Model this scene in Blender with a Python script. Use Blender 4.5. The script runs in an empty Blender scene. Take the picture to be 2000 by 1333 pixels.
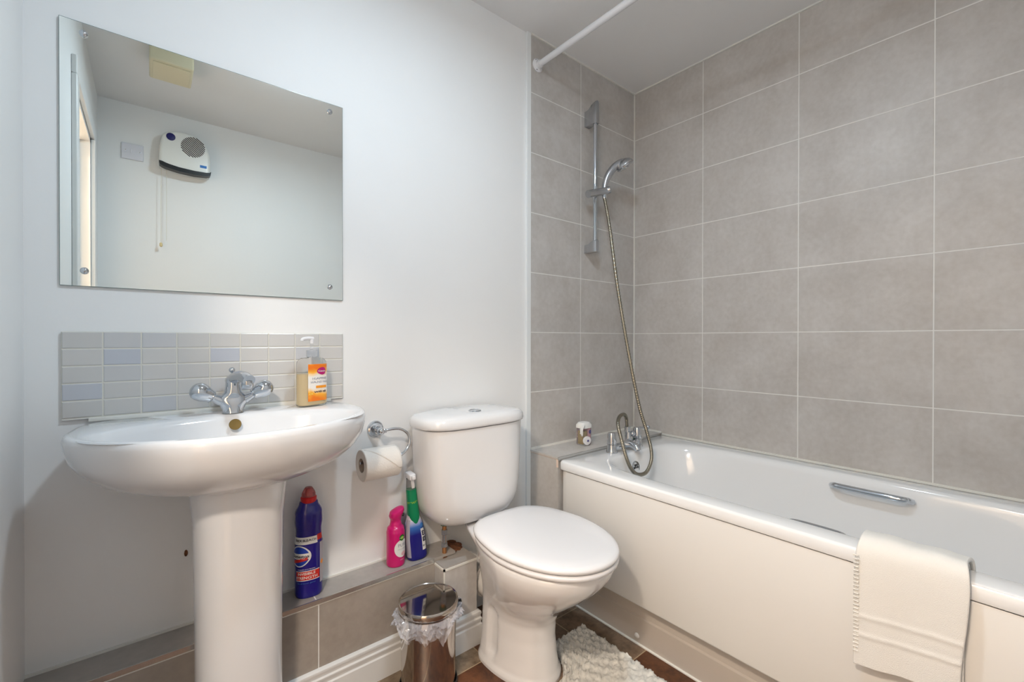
import bpy, math, random
from math import sin, cos, pi, radians as R, sqrt
from mathutils import Vector, Matrix
random.seed(7)
S = bpy.context.scene
COL = S.collection

# ------------------------------------------------------------------ camera
cam_d = bpy.data.cameras.new('camera'); cam = bpy.data.objects.new('camera', cam_d); COL.objects.link(cam)
cam_d.sensor_width = 36.0; cam_d.lens = 15.54; cam_d.clip_start = 0.02
YAW, PIT, ROL = R(39.4454), R(-0.2459), R(0.0574)
fw = Vector((sin(YAW)*cos(PIT), cos(YAW)*cos(PIT), sin(PIT)))
rt = Vector((cos(YAW), -sin(YAW), 0)); up = rt.cross(fw)
r2 = rt*cos(ROL)+up*sin(ROL); u2 = up*cos(ROL)-rt*sin(ROL)
M3 = Matrix((r2, u2, -fw)).transposed()
cam.matrix_world = Matrix.Translation((-1.97622, -1.39877, 1.03579)) @ M3.to_4x4()
S.camera = cam

# ------------------------------------------------------------------ world, exposure
S.view_settings.view_transform = 'Standard'; S.view_settings.look = 'None'
S.view_settings.exposure = 0.0; S.view_settings.gamma = 1.0; S.view_settings.use_curve_mapping = False
W = bpy.data.worlds.new('world'); S.world = W; W.use_nodes = True
W.node_tree.nodes['Background'].inputs[0].default_value = (0.8, 0.85, 1.0, 1)
W.node_tree.nodes['Background'].inputs[1].default_value = 0.05

# ------------------------------------------------------------------ lamps (the light of the ceiling fitting and the hall fitting, plus an added hall fill)
def area(name, loc, size, power, color, rot=(0, 0, 0)):
    l = bpy.data.lights.new(name, 'AREA'); l.shape = 'DISK'; l.size = size; l.energy = power; l.color = color
    o = bpy.data.objects.new(name, l); COL.objects.link(o); o.location = loc; o.rotation_euler = rot; return o
LX, LY = -1.42, -0.84
bl = bpy.data.lights.new('ceiling_lamp_light', 'POINT'); bl.energy = 15.0; bl.color = (0.72, 0.875, 1.0); bl.shadow_soft_size = 0.034
blo = bpy.data.objects.new('ceiling_lamp_light', bl); COL.objects.link(blo); blo.location = (LX, LY, 2.270)
area('ceiling_lamp_downlight', (LX, LY, 2.234), 0.13, 10.4, (0.72, 0.875, 1.0))
area('hall_lamp_light', (-2.56, -1.80, 2.235), 0.22, 44.0, (1.0, 0.87, 0.74))
area('hall_fill_light', (-2.72, -1.26, 2.235), 0.22, 47.0, (1.0, 0.86, 0.72))  # extra hall lamp, added to brighten the bath side and toilet

# ------------------------------------------------------------------ materials
MATS = {}
def L(c): return tuple(((x/255)/12.92 if x/255 <= .04045 else ((x/255+.055)/1.055)**2.4) for x in c)
class NT:
    def __init__(s, name):
        s.m = bpy.data.materials.new(name); s.m.use_nodes = True; s.t = s.m.node_tree
        s.b = s.t.nodes['Principled BSDF']
    def n(s, typ, **kw):
        x = s.t.nodes.new(typ)
        for k, v in kw.items():
            if k.startswith('i_'):
                key = k[2:]; key = int(key) if key.isdigit() else key
                if hasattr(v, 'is_output'): s.t.links.new(v, x.inputs[key])
                else: x.inputs[key].default_value = v
            else: setattr(x, k, v)
        return x
    def math(s, op, a, b=0.0, c=None):
        x = s.n('ShaderNodeMath', operation=op)
        for i, v in enumerate((a, b, c)):
            if v is None: continue
            if hasattr(v, 'is_output'): s.t.links.new(v, x.inputs[i])
            else: x.inputs[i].default_value = v
        return x.outputs[0]
    def mix(s, f, a, b):
        x = s.n('ShaderNodeMix', data_type='RGBA')
        for i, v in ((0, f), (6, a), (7, b)):
            if hasattr(v, 'is_output'): s.t.links.new(v, x.inputs[i])
            else: x.inputs[i].default_value = v if i == 0 else (*v[:3], 1)
        return x.outputs[2]
    def ramp(s, f, lo, hi): 
        x = s.n('ShaderNodeMapRange'); s.t.links.new(f, x.inputs[0]); x.inputs[1].default_value = lo; x.inputs[2].default_value = hi
        return x.outputs[0]
    def set(s, k, v):
        if hasattr(v, 'is_output'): s.t.links.new(v, s.b.inputs[k])
        else: s.b.inputs[k].default_value = v
    def bump(s, h, dist=.001, st=1.0):
        x = s.n('ShaderNodeBump'); x.inputs['Strength'].default_value = st; x.inputs['Distance'].default_value = dist
        s.t.links.new(h, x.inputs['Height']); s.t.links.new(x.outputs[0], s.b.inputs['Normal'])
def mat(name, c, rough=.5, metal=0, noise=0, nscale=20, bump=0, bscale=60, coat=0, trans=0, ior=1.45, spec=None, alpha=1, sss=0):
    if name in MATS: return MATS[name]
    t = NT(name); col = (*c, 1)
    t.set('Roughness', rough); t.set('Metallic', metal); t.set('IOR', ior)
    if coat: t.set('Coat Weight', coat); t.set('Coat Roughness', .05)
    if trans: t.set('Transmission Weight', trans)
    if alpha < 1: t.set('Alpha', alpha)
    if sss: t.set('Subsurface Weight', sss); t.set('Subsurface Scale', .01)
    tc = t.n('ShaderNodeTexCoord').outputs['Object']
    if noise:
        nz = t.n('ShaderNodeTexNoise', i_Vector=tc, i_Scale=nscale, i_Detail=4.0)
        f = t.ramp(nz.outputs[0], .3, .7)
        t.set('Base Color', t.mix(f, tuple(x*(1-noise) for x in c), tuple(min(1, x*(1+noise)) for x in c)))
    else: t.set('Base Color', col)
    if bump:
        nb = t.n('ShaderNodeTexNoise', i_Vector=tc, i_Scale=bscale, i_Detail=3.0)
        t.bump(nb.outputs[0], bump)
    MATS[name] = t.m; return t.m

WALLC = (.87, .87, .865)
mat('paint', WALLC, .55, noise=.01, nscale=3, bump=.0002, bscale=60)
mat('ceiling_paint', (.84, .84, .84), .7, noise=.01, nscale=3, bump=.0003, bscale=60)
mat('gloss_paint', (.80, .80, .79), .3)
mat('ceramic', (.79, .79, .80), .06, coat=.6, noise=.01, nscale=6)
mat('plastic_white', (.79, .79, .81), .18, coat=.3)
mat('acrylic', (.84, .85, .86), .12, coat=.5)
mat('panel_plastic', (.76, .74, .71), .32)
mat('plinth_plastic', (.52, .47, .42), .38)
mat('chrome', (.60, .63, .67), .06, 1.0)
mat('satin_chrome', (.50, .51, .53), .25, .9)
mat('steel', (.55, .51, .47), .09, 1.0)
mat('black', (.012, .012, .014), .35)
mat('dark_gap', (.02, .018, .016), .9)
mat('sealant', (.80, .79, .74), .4)
mat('trim_white', (.85, .87, .87), .3)
mat('metal_trim', (.55, .54, .52), .22, .8)
mat('hose_metal', (.33, .30, .24), .24, 1.0)
mat('brass_dark', (.22, .15, .05), .4, .7)
mat('copper', (.55, .28, .13), .3, .9)
mat('paper', (.84, .80, .75), .9, bump=.001, bscale=300)
mat('card', (.45, .38, .32), .9)
mat('towel', (.86, .84, .80), .95, bump=.0012, bscale=900)
mat('towel_hem', (.80, .77, .72), .95, bump=.003, bscale=300)
mat('mat_pile', (.66, .645, .60), 1.0, noise=.12, nscale=60)
mat('blue_plastic', (.008, .006, .22), .22, coat=.4)
mat('red_plastic', (.55, .012, .015), .3)
mat('clear_red', (.8, .25, .25), .1, trans=.7)
mat('pink_plastic', (.62, .004, .16), .3, coat=.3)
mat('green_plastic', (.0, .22, .09), .3)
mat('clear_plastic', (.92, .94, .96), .05, trans=.92, ior=1.2)
mat('clear_thin', (.97, .98, .98), .02, trans=1.0, ior=1.06)
mat('soap', (.86, .66, .38), .3, sss=.0)
mat('label_white', (.80, .80, .78), .4)
mat('label_red', (.62, .02, .015), .35)
mat('label_orange', (.90, .32, .02), .4)
mat('label_yellow', (.93, .62, .10), .4)
mat('label_magenta', (.48, .01, .16), .4)
mat('label_blue', (.01, .05, .40), .4)
mat('label_navy', (.01, .01, .12), .4)
mat('label_grey', (.42, .42, .48), .4)
mat('label_green', (.01, .16, .02), .4)
mat('label_lime', (.30, .50, .04), .4)
mat('label_pink', (.80, .45, .50), .4)
mat('ink', (.03, .03, .06), .5)
mat('ink_grey', (.35, .36, .42), .5)
mat('ink_blue', (.05, .20, .55), .5)
mat('cream_plastic', (.72, .66, .46), .4)
mat('heater_white', (.80, .81, .78), .3)
mat('switch_white', (.74, .74, .80), .3)
mat('cord', (.75, .72, .62), .6)
mat('cord_bob', (.72, .58, .30), .4)
mat('green_metal', (.20, .30, .22), .3, .8)
mat('hall_wall', (.82, .74, .64), .7)
mat('purple', (.10, .09, .25), .5)
mat('gold_liquid', (.42, .30, .12), .3)
mat('brown_debris', (.18, .07, .03), .9, noise=.5, nscale=80, bump=.004, bscale=90)
mat('plaster_chip', (.78, .62, .52), .8)

def emis(name, c, st):
    t = NT(name); t.set('Base Color', (*c, 1)); t.set('Emission Color', (*c, 1)); t.set('Emission Strength', st); MATS[name] = t.m
emis('diffuser', (1, .98, .95), 1.2); emis('hall_diffuser', (1, .78, .5), 2.0); emis('red_neon', (1, .1, .03), .3)

# mirror silver: one side of the real glass pane
t = NT('mirror'); t.set('Base Color', (.86, .90, .88, 1)); t.set('Metallic', 1.0); t.set('Roughness', 0.0); MATS['mirror'] = t.m
mat('glass_edge', (.10, .17, .16), .15)

def dist_line(t, coord, sp, off):    # distance of a coordinate to the nearest joint
    return t.math('PINGPONG', t.math('SUBTRACT', coord, off), sp/2)
def tile_mat(name, base, base2, grout, joints, gw=.0018, rough=.42, cell=None, nscale=5):
    """joints: (axis, spacing, offset) ; a thin pale joint line between real tiles, with a bevel bump"""
    t = NT(name); tc = t.n('ShaderNodeTexCoord').outputs['Object']
    sep = t.n('ShaderNodeSeparateXYZ', i_0=tc).outputs
    d = None
    for ax, sp, off in joints:
        q = dist_line(t, sep[ax], sp, off)
        d = q if d is None else t.math('MINIMUM', d, q)
    g = t.ramp(d, gw*.75, gw*1.15)       # 0 in the joint
    n1 = t.n('ShaderNodeTexNoise', i_Vector=tc, i_Scale=float(nscale), i_Detail=6.0, i_Roughness=.62).outputs[0]
    n2 = t.n('ShaderNodeTexNoise', i_Vector=tc, i_Scale=float(nscale*11), i_Detail=3.0).outputs[0]
    f = t.ramp(t.math('ADD', t.math('MULTIPLY', n1, .7), t.math('MULTIPLY', n2, .3)), .36, .64)
    c = t.mix(f, base, base2)
    t.set('Base Color', t.mix(g, grout, c)); t.set('Roughness', t.math('SUBTRACT', .8, t.math('MULTIPLY', g, .8-rough)))
    t.bump(t.ramp(d, gw*.6, gw*1.8), .0012, .5)
    MATS[name] = t.m; return t.m
TB, TB2, GR = (.485, .458, .43), (.60, .58, .56), (.82, .81, .78)
ROWS = (2, .253, 1.065)
tile_mat('tiles_long_wall', TB, TB2, GR, [ROWS, (1, .389, .008)], gw=.0018)
tile_mat('tiles_tap_wall', TB, TB2, GR, [ROWS, (0, 3.0, -.418)], gw=.0018)
tile_mat('tiles_plain', TB, TB2, GR, [(0, 9.0, 4.0)], gw=.001)
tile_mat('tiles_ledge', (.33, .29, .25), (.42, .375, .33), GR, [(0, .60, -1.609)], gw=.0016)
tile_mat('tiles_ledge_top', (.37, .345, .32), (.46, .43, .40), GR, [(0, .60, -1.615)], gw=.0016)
# floor: slate look vinyl with random tone per tile
t = NT('floor_vinyl'); tc = t.n('ShaderNodeTexCoord').outputs['Object']; sep = t.n('ShaderNodeSeparateXYZ', i_0=tc).outputs
SPX, OX, SPY, OY = .305, -1.135, .305, -.55
d = t.math('MINIMUM', dist_line(t, sep[0], SPX, OX), dist_line(t, sep[1], SPY, OY))
g = t.ramp(d, .0012, .0022)
cx = t.math('FLOOR', t.math('DIVIDE', t.math('SUBTRACT', sep[0], OX), SPX)); cy = t.math('FLOOR', t.math('DIVIDE', t.math('SUBTRACT', sep[1], OY), SPY))
cv = t.n('ShaderNodeCombineXYZ'); t.t.links.new(cx, cv.inputs[0]); t.t.links.new(cy, cv.inputs[1])
wn = t.n('ShaderNodeTexWhiteNoise', i_Vector=cv.outputs[0]).outputs[0]
n1 = t.n('ShaderNodeTexNoise', i_Vector=tc, i_Scale=9.0, i_Detail=8.0, i_Roughness=.7, i_Distortion=.8).outputs[0]
n2 = t.n('ShaderNodeTexNoise', i_Vector=tc, i_Scale=38.0, i_Detail=5.0, i_Roughness=.7).outputs[0]
f = t.ramp(t.math('ADD', t.math('MULTIPLY', n1, .6), t.math('MULTIPLY', n2, .4)), .36, .62)
ca = t.mix(f, (.040, .013, .006), (.16, .06, .024)); cb = t.mix(f, (.12, .075, .042), (.34, .26, .18))
c = t.mix(t.ramp(wn, .35, .75), ca, cb)
t.set('Base Color', t.mix(g, (.42, .32, .20), c)); t.set('Roughness', .38); t.bump(n2, .001, .4); MATS['floor_vinyl'] = t.m
# mosaic splashback, each tile gets its own tone
t = NT('mosaic'); tc = t.n('ShaderNodeTexCoord').outputs['Object']; sep = t.n('ShaderNodeSeparateXYZ', i_0=tc).outputs
MSX, MOX, MSZ, MOZ = .0684, -2.126, .0392, 1.052
dx = dist_line(t, sep[0], MSX, MOX); dz = dist_line(t, sep[2], MSZ, MOZ); d = t.math('MINIMUM', dx, dz)
cx = t.math('FLOOR', t.math('DIVIDE', t.math('SUBTRACT', sep[0], MOX), MSX)); cz = t.math('FLOOR', t.math('DIVIDE', t.math('SUBTRACT', sep[2], MOZ), MSZ))
cv = t.n('ShaderNodeCombineXYZ'); t.t.links.new(cx, cv.inputs[0]); t.t.links.new(cz, cv.inputs[2])
wn = t.n('ShaderNodeTexWhiteNoise', i_Vector=cv.outputs[0]).outputs
acc = 0.0
for c_, r_, k_ in ((1, 1, 1.0), (4, 1, .9), (0, 3, 1.0), (2, 0, .5), (1, 2, .25), (5, 3, .6), (7, 4, .6), (2, 4, .5), (1, 0, .3), (7, 1, .6), (4, 3, .3)):
    q_ = t.math('MULTIPLY', t.math('COMPARE', cx, float(c_), .4), t.math('COMPARE', cz, float(-1-r_), .4))
    acc = t.math('ADD', acc, t.math('MULTIPLY', q_, k_))
c = t.mix(acc, (.60, .59, .575), (.50, .53, .60))
sc = t.n('ShaderNodeSeparateColor', i_0=wn[1]).outputs
c = t.mix(t.math('MULTIPLY', sc[1], .35), c, (.66, .645, .63))
g = t.ramp(d, .0011, .0017)
t.set('Base Color', t.mix(g, (.72, .70, .63), c)); t.set('Roughness', .22); t.bump(t.ramp(d, .0008, .0028), .0015, .7); MATS['mosaic'] = t.m
# soap label art
t = NT('soap_label'); tc = t.n('ShaderNodeTexCoord').outputs['Object']
n = t.n('ShaderNodeTexNoise', i_Vector=tc, i_Scale=26.0, i_Detail=1.0, i_Distortion=1.0).outputs[0]
sp = t.n('ShaderNodeSeparateXYZ', i_0=tc).outputs
fz = t.math('ADD', t.math('MULTIPLY', t.math('PINGPONG', t.math('SUBTRACT', sp[2], .018), .047), 14.0), t.math('MULTIPLY', n, .55))
c = t.mix(t.ramp(fz, .30, .55), L((238, 120, 25)), t.mix(t.ramp(fz, .48, .70), L((252, 190, 60)), L((238, 232, 224))))
t.set('Base Color', c); t.set('Roughness', .35); MATS['soap_label'] = t.m
# spray label: white fading into navy
t = NT('spray_label'); tc = t.n('ShaderNodeTexCoord').outputs['Object']; sp = t.n('ShaderNodeSeparateXYZ', i_0=tc).outputs
c = t.mix(t.ramp(sp[2], .085, .115), L((14, 14, 120)), t.mix(t.ramp(sp[2], .11, .135), L((60, 120, 200)), L((215, 210, 220))))
t.set('Base Color', c); t.set('Roughness', .3); MATS['spray_label'] = t.m
# bin bag film
t = NT('bag_film'); t.set('Base Color', (.85, .87, .95, 1)); t.set('Transmission Weight', .3); t.set('Roughness', .08); t.set('Alpha', .42); t.set('Coat Weight', 1.0); MATS['bag_film'] = t.m

# ------------------------------------------------------------------ geometry helpers
class MB:
    def __init__(s): s.v = []; s.f = []
    def add(s, v, f):
        o = len(s.v); s.v += [tuple(p) for p in v]; s.f += [tuple(i+o for i in q) for q in f]; return s
    def box(s, a, b, bev=0):
        (x0, y0, z0), (x1, y1, z1) = [tuple(min(p, q) for p, q in zip(a, b)), tuple(max(p, q) for p, q in zip(a, b))]
        if not bev:
            v = [(x, y, z) for x in (x0, x1) for y in (y0, y1) for z in (z0, z1)]
            return s.add(v, [(0, 1, 3, 2), (4, 6, 7, 5), (0, 4, 5, 1), (2, 3, 7, 6), (0, 2, 6, 4), (1, 5, 7, 3)])
        import bmesh
        bm = bmesh.new(); r = bmesh.ops.create_cube(bm, size=1)
        for q in bm.verts: q.co = Vector(((x0+x1)/2+q.co.x*(x1-x0), (y0+y1)/2+q.co.y*(y1-y0), (z0+z1)/2+q.co.z*(z1-z0)))
        bmesh.ops.bevel(bm, geom=bm.edges[:], offset=bev, segments=3, profile=.5, affect='EDGES')
        bm.verts.index_update(); v = [tuple(q.co) for q in bm.verts]; f = [tuple(q.index for q in F.verts) for F in bm.faces]; bm.free()
        return s.add(v, f)
    def loft(s, rings, cap0=True, cap1=True, closed=True):
        n = len(rings[0]); v = [p for r in rings for p in r]; f = []
        for i in range(len(rings)-1):
            for j in range(n if closed else n-1):
                k = (j+1) % n; f.append((i*n+j, i*n+k, (i+1)*n+k, (i+1)*n+j))
        if cap0: f.append(tuple(range(n-1, -1, -1)))
        if cap1: f.append(tuple((len(rings)-1)*n+j for j in range(n)))
        return s.add(v, f)
    def lathe(s, prof, c=(0, 0, 0), axis=(0, 0, 1), n=32, cap0=True, cap1=True, sx=1, sy=1):
        q = Vector((0, 0, 1)).rotation_difference(Vector(axis).normalized()); c = Vector(c)
        rings = [[c+q @ Vector((r*sx*cos(2*pi*j/n), r*sy*sin(2*pi*j/n), h)) for j in range(n)] for r, h in prof]
        return s.loft(rings, cap0, cap1)
    def tube(s, pts, r, n=12, caps=True, smooth=0):
        P = [Vector(p) for p in pts]
        if smooth: P = spline(P, smooth)
        rr = r if callable(r) else (lambda u: r)
        N = len(P); rings = []; T0 = (P[1]-P[0]).normalized()
        nr = T0.orthogonal().normalized()
        for i in range(N):
            T = ((P[min(i+1, N-1)]-P[max(i-1, 0)])).normalized()
            nr = (nr-T*nr.dot(T)).normalized(); b = T.cross(nr); q = rr(i/(N-1))
            rings.append([P[i]+(nr*cos(2*pi*j/n)+b*sin(2*pi*j/n))*q for j in range(n)])
        return s.loft(rings, caps, caps)
    def sphere(s, c, r, n=20, sc=(1, 1, 1)):
        c = Vector(c); rings = []
        for i in range(1, n//2):
            a = pi*i/(n//2); rings.append([c+Vector((r*sin(a)*cos(2*pi*j/n)*sc[0], r*sin(a)*sin(2*pi*j/n)*sc[1], -r*cos(a)*sc[2])) for j in range(n)])
        return s.loft(rings)
def spline(P, k):
    out = []
    for i in range(len(P)-1):
        a, b, c, d = P[max(i-1, 0)], P[i], P[i+1], P[min(i+2, len(P)-1)]
        for j in range(k):
            t = j/k; out.append(.5*((2*b)+(c-a)*t+(2*a-5*b+4*c-d)*t*t+(3*b-a-3*c+d)*t**3))
    out.append(P[-1]); return out
def obj(name, mb, m, parent=None, ang=35, smooth=True, loc=None, kind=None):
    me = bpy.data.meshes.new(name); me.from_pydata([tuple(v) for v in mb.v], [], mb.f); me.validate()
    import bmesh
    bm = bmesh.new(); bm.from_mesh(me); bmesh.ops.recalc_face_normals(bm, faces=bm.faces); bm.to_mesh(me); bm.free()
    me.materials.append(MATS[m])
    if smooth:
        me.shade_smooth(); me.set_sharp_from_angle(angle=R(ang))
    o = bpy.data.objects.new(name, me); COL.objects.link(o)
    if loc: o.location = loc
    if parent: o.parent = parent
    if kind: o['kind'] = kind
    return o
def tag(o, label=None, cat=None, group=None, kind=None):
    if label: o['label'] = label
    if cat: o['category'] = cat
    if group: o['group'] = group
    if kind: o['kind'] = kind
    return o
def thing(name, label, cat, loc=(0, 0, 0), rz=0, group=None):
    o = bpy.data.objects.new(name, None); COL.objects.link(o); o.location = loc; o.rotation_euler = (0, 0, rz); o.empty_display_size = .05
    return tag(o, label, cat, group)
def struct(name, mb, m, parent=None, smooth=False, label=None):
    o = obj(name, mb, m, parent, smooth=smooth)
    if not parent: o['kind'] = 'structure'
    if label: o['label'] = label
    return o
def dup(root, loc=None):
    r = root.copy(); COL.objects.link(r)
    if loc: r.location = loc
    for ch in list(root.children):
        c = ch.copy(); COL.objects.link(c); c.parent = r
        for g in ch.children:
            e = g.copy(); COL.objects.link(e); e.parent = c
    return r
def sect(xc, a, yb, yf, z, n=2.2, m=3.0, wb=1.0, N=64, ym=None):
    """horizontal D section: half width a, straight-ish back at yb narrowing to wb*a, rounded front at yf (more negative)"""
    if ym is None: ym = yb+(yf-yb)*.42
    out = []
    for j in range(N):
        th = 2*pi*j/N; c, s = cos(th), sin(th)
        if s <= 0: x = a*math.copysign(abs(c)**(2/n), c); y = ym-(ym-yf)*abs(s)**(2/n)
        else:
            e = abs(s)**(2/m); x = a*(1-(1-wb)*e)*math.copysign(abs(c)**(2/m), c); y = ym+(yb-ym)*e
        out.append((xc+x, y, z))
    return out
def sup(xc, yc, a, b, z, n=2.0, N=48):
    return [(xc+a*math.copysign(abs(cos(2*pi*j/N))**(2/n), cos(2*pi*j/N)), yc+b*math.copysign(abs(sin(2*pi*j/N))**(2/n), sin(2*pi*j/N)), z) for j in range(N)]
def text_mesh(body, size, bold=0.0):
    cu = bpy.data.curves.new('t', 'FONT'); cu.body = body; cu.size = size; cu.align_x = 'CENTER'; cu.align_y = 'CENTER'; cu.resolution_u = 2
    cu.offset = bold
    o = bpy.data.objects.new('t', cu); COL.objects.link(o); dg = bpy.context.evaluated_depsgraph_get(); dg.update()
    me = bpy.data.meshes.new_from_object(o.evaluated_get(dg)); v = [tuple(q.co) for q in me.vertices]; f = [tuple(p.vertices) for p in me.polygons]
    bpy.data.objects.remove(o); bpy.data.curves.remove(cu); bpy.data.meshes.remove(me); return v, f
def text_on(surf, body, size, th, z, off=.0009, rr=.03, bold=0.0):
    """letters wrapped on a bottle: surf(angle, z, offset) -> point"""
    v, f = text_mesh(body, size, bold); m = MB(); m.add([surf(th+p[0]/rr, z+p[1], off) for p in v], f); return m
def patch(surf, t0, t1, z0, z1, off=.0005, nt=16, nz=8, fn=None):
    m = MB(); v = []; f = []
    for i in range(nz+1):
        for j in range(nt+1):
            a, b = j/nt, i/nz
            th, z = t0+(t1-t0)*a, z0+(z1-z0)*b
            if fn: th, z = fn(th, z, a, b)
            v.append(surf(th, z, off))
    for i in range(nz):
        for j in range(nt): k = i*(nt+1)+j; f.append((k, k+1, k+nt+2, k+nt+1))
    return m.add(v, f)
def disc_on(surf, th, z, r, off, rr, n=28, sz=1.0):
    m = MB(); v = [surf(th, z, off)]; K = 4
    for k in range(1, K+1):
        for j in range(n): v.append(surf(th+r*k/K*cos(2*pi*j/n)/rr, z+r*sz*k/K*sin(2*pi*j/n), off))
    f = [(0, 1+j, 1+(j+1) % n) for j in range(n)]
    for k in range(K-1):
        for j in range(n): f.append((1+k*n+j, 1+(k+1)*n+j, 1+(k+1)*n+(j+1) % n, 1+k*n+(j+1) % n))
    return m.add(v, f)

# ------------------------------------------------------------------ the room shell
XL, YF, H = -2.183, -1.815, 2.323
DY0, DY1, DH = -0.85, -1.46, 1.97          # door opening in the left wall
struct('floor', MB().box((-3.3, -2.95, -.06), (.12, .12, 0)), 'floor_vinyl')
struct('ceiling', MB().box((-3.3, -2.95, H), (.12, .12, H+.08)), 'ceiling_paint')
wb_ = struct('wall_back', MB().box((XL-.12, 0, 0), (.12, .12, H)), 'paint')
struct('wall_tiling', MB().box((-.731, -.008, .55), (0, .0, H)), 'tiles_tap_wall', wb_, label='taupe rectangular wall tiles on the end wall of the bath')
struct('tile_edge_trim', MB().box((-.752, -.010, 0), (-.7312, .0, H)), 'trim_white', wb_, label='white plastic edge strip beside the wall tiles')
wr_ = struct('wall_right', MB().box((0, -2.95, 0), (.12, .0, H)), 'tiles_long_wall')
struct('wall_front', MB().box((XL-.0, YF-.1, 0), (0, YF, H)), 'paint')
w = MB(); w.box((XL-.1, DY0, 0), (XL, 0, H)); w.box((XL-.1, YF-.1, 0), (XL, DY1, H)); w.box((XL-.1, DY1, DH), (XL, DY0, H))
struct('wall_left', w, 'paint')
# the hall behind the open doorway
struct('wall_hall_end', MB().box((-3.3, -2.80, 0), (XL-.1, -2.72, H)), 'hall_wall')
struct('wall_hall_side', MB().box((-3.3, -2.72, 0), (-3.2, .12, H)), 'hall_wall')
struct('wall_hall_back', MB().box((-3.2, -.02, 0), (XL-.12, .1, H)), 'hall_wall')
struct('wall_hall_near', MB().box((XL-.1, -2.72, 0), (XL, YF-.1, H)), 'hall_wall')
struct('trim_4', MB().box((-2.52, -2.72, 0), (-2.46, -2.70, 2.04), .004), 'gloss_paint')
# door lining and architrave
a = MB(); AW = .065
for y0, y1 in ((DY0, DY0+AW), (DY1-AW, DY1)): a.box((XL, y0, 0), (XL+.016, y1, DH-.0005), .004)
a.box((XL, DY1-AW, DH), (XL+.016, DY0+AW, DH+AW), .004)
struct('door_1', a, 'gloss_paint')
a = MB(); a.box((XL-.1, DY0-.02, 0), (XL, DY0, DH)); a.box((XL-.1, DY1, 0), (XL, DY1+.02, DH)); a.box((XL-.1, DY1, DH-.02), (XL, DY0, DH))
a.box((XL-.07, DY0-.034, 0), (XL-.035, DY0-.02, DH-.02)); a.box((XL-.07, DY1+.02, 0), (XL-.035, DY1+.034, DH-.02))
struct('door_lining', a, 'gloss_paint', bpy.data.objects['door_1'])

# low tiled pipe boxing along the back wall, its raised end beside the toilet, and the boxed end of the bath
LZ = .305
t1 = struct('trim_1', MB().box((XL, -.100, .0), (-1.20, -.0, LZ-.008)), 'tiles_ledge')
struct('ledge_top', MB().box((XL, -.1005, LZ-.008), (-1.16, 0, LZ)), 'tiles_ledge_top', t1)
struct('edge_trim', MB().box((XL, -.104, LZ-.011), (-1.245, -.1, LZ+.001)), 'metal_trim', t1)
struct('sealant_line', MB().box((XL, -.006, LZ), (-1.3, 0, LZ+.005)), 'sealant', t1)
struct('grout_edge', MB().box((XL, -.1012, LZ-.0155), (-1.245, -.1, LZ-.0115)), 'sealant', t1)
t2 = struct('trim_2', MB().box((-1.240, -.160, 0), (-1.112, 0, .287)), 'tiles_plain')
struct('box_top', MB().box((-1.238, -.158, .287), (-1.112, -.0, .294)), 'tiles_ledge_top', t2)
struct('grout_edge', MB().box((-1.2415, -.1615, .283), (-1.110, -.156, .289)).box((-1.2415, -.1615, .283), (-1.236, 0, .289)).box((-1.2415, -.1615, .08), (-1.2375, -.1575, .289)), 'sealant', t2)
m = MB(); random.seed(3)
for k in range(46):
    x, y, r = random.uniform(-1.236, -1.12), random.uniform(-.088, -.010), random.uniform(.006, .020)
    m.sphere((x, y, .294+r*.1), r, 10, (1, 1, .28))
struct('mortar_rubble', m, 'brown_debris', t2, smooth=True, label='crumbly brown mortar left on the boxing under the cistern')
t3 = struct('trim_3', MB().box((-.731, -.170, 0), (-.0, -.008, .560)), 'tiles_plain')
struct('ledge_top', MB().box((-.733, -.172, .562), (0, -.008, .570)), 'tiles_plain', t3)
struct('grout_edge', MB().box((-.7315, -.170, .5595), (0, -.008, .5625)).box((-.7335, -.174, .53), (-.7312, -.164, .560)), 'plaster_chip', t3)
struct('edge_trim', MB().box((-.733, -.1755, .5575), (-.03, -.172, .5705)), 'metal_trim', t3)
struct('sealant_line', MB().box((-.729, -.014, .570), (0, -.008, .577)).box((-.006, -.172, .570), (0, -.01, .577)), 'sealant', t3)
struct('sealant_corner', MB().box((-.005, -.013, .57), (0, -.008, H)), 'sealant', t3)
# sealant run above the bath along the long wall and at the ceiling
struct('trim_5', MB().box((-.006, -1.815, .560), (0, -.176, .568)).box((-.006, -1.815, H-.006), (0, -.008, H)).box((-.731, -.014, H-.006), (0, -.008, H)), 'sealant')
# skirting: steps round the boxing
def skirt(path, prof):
    m = MB(); rings = []
    for i, (x, y, nx, ny) in enumerate(path): rings.append([(x+nx*d, y+ny*d, z) for d, z in prof])
    m.loft(rings, True, True, closed=True); return m
PR = [(0, 0), (.014, 0), (.014, .066), (.011, .070), (.011, .076), (.013, .080), (.013, .086), (.010, .090), (.010, .097), (.012, .101), (.011, .108), (.004, .112), (0, .112)]
struct('baseboard_back', skirt([(XL, -.100, 0, -1), (-1.240, -.100, -1, -1), (-1.240, -.160, -1, -1), (-1.112, -.160, 1, -1), (-1.112, -.12, 1, 0)], PR), 'gloss_paint', smooth=True)
struct('baseboard_front', MB().box((XL, YF, 0), (-.72, YF+.014, .112), .003), 'gloss_paint')
struct('baseboard_left', MB().box((XL, DY0+AW+.001, 0), (XL+.014, -.115, .112), .003), 'gloss_paint')
# little brown nick in the plaster
tag(obj('pipe_hole', MB().lathe([(.0, 0), (.004, 0), (.003, .003), (0, .003)], (-1.903, .0, .488), (0, -1, 0), 10, sx=1, sy=2.2), 'brown_debris', wb_, kind=None), 'small brown nick in the plaster beside the pedestal')

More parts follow.
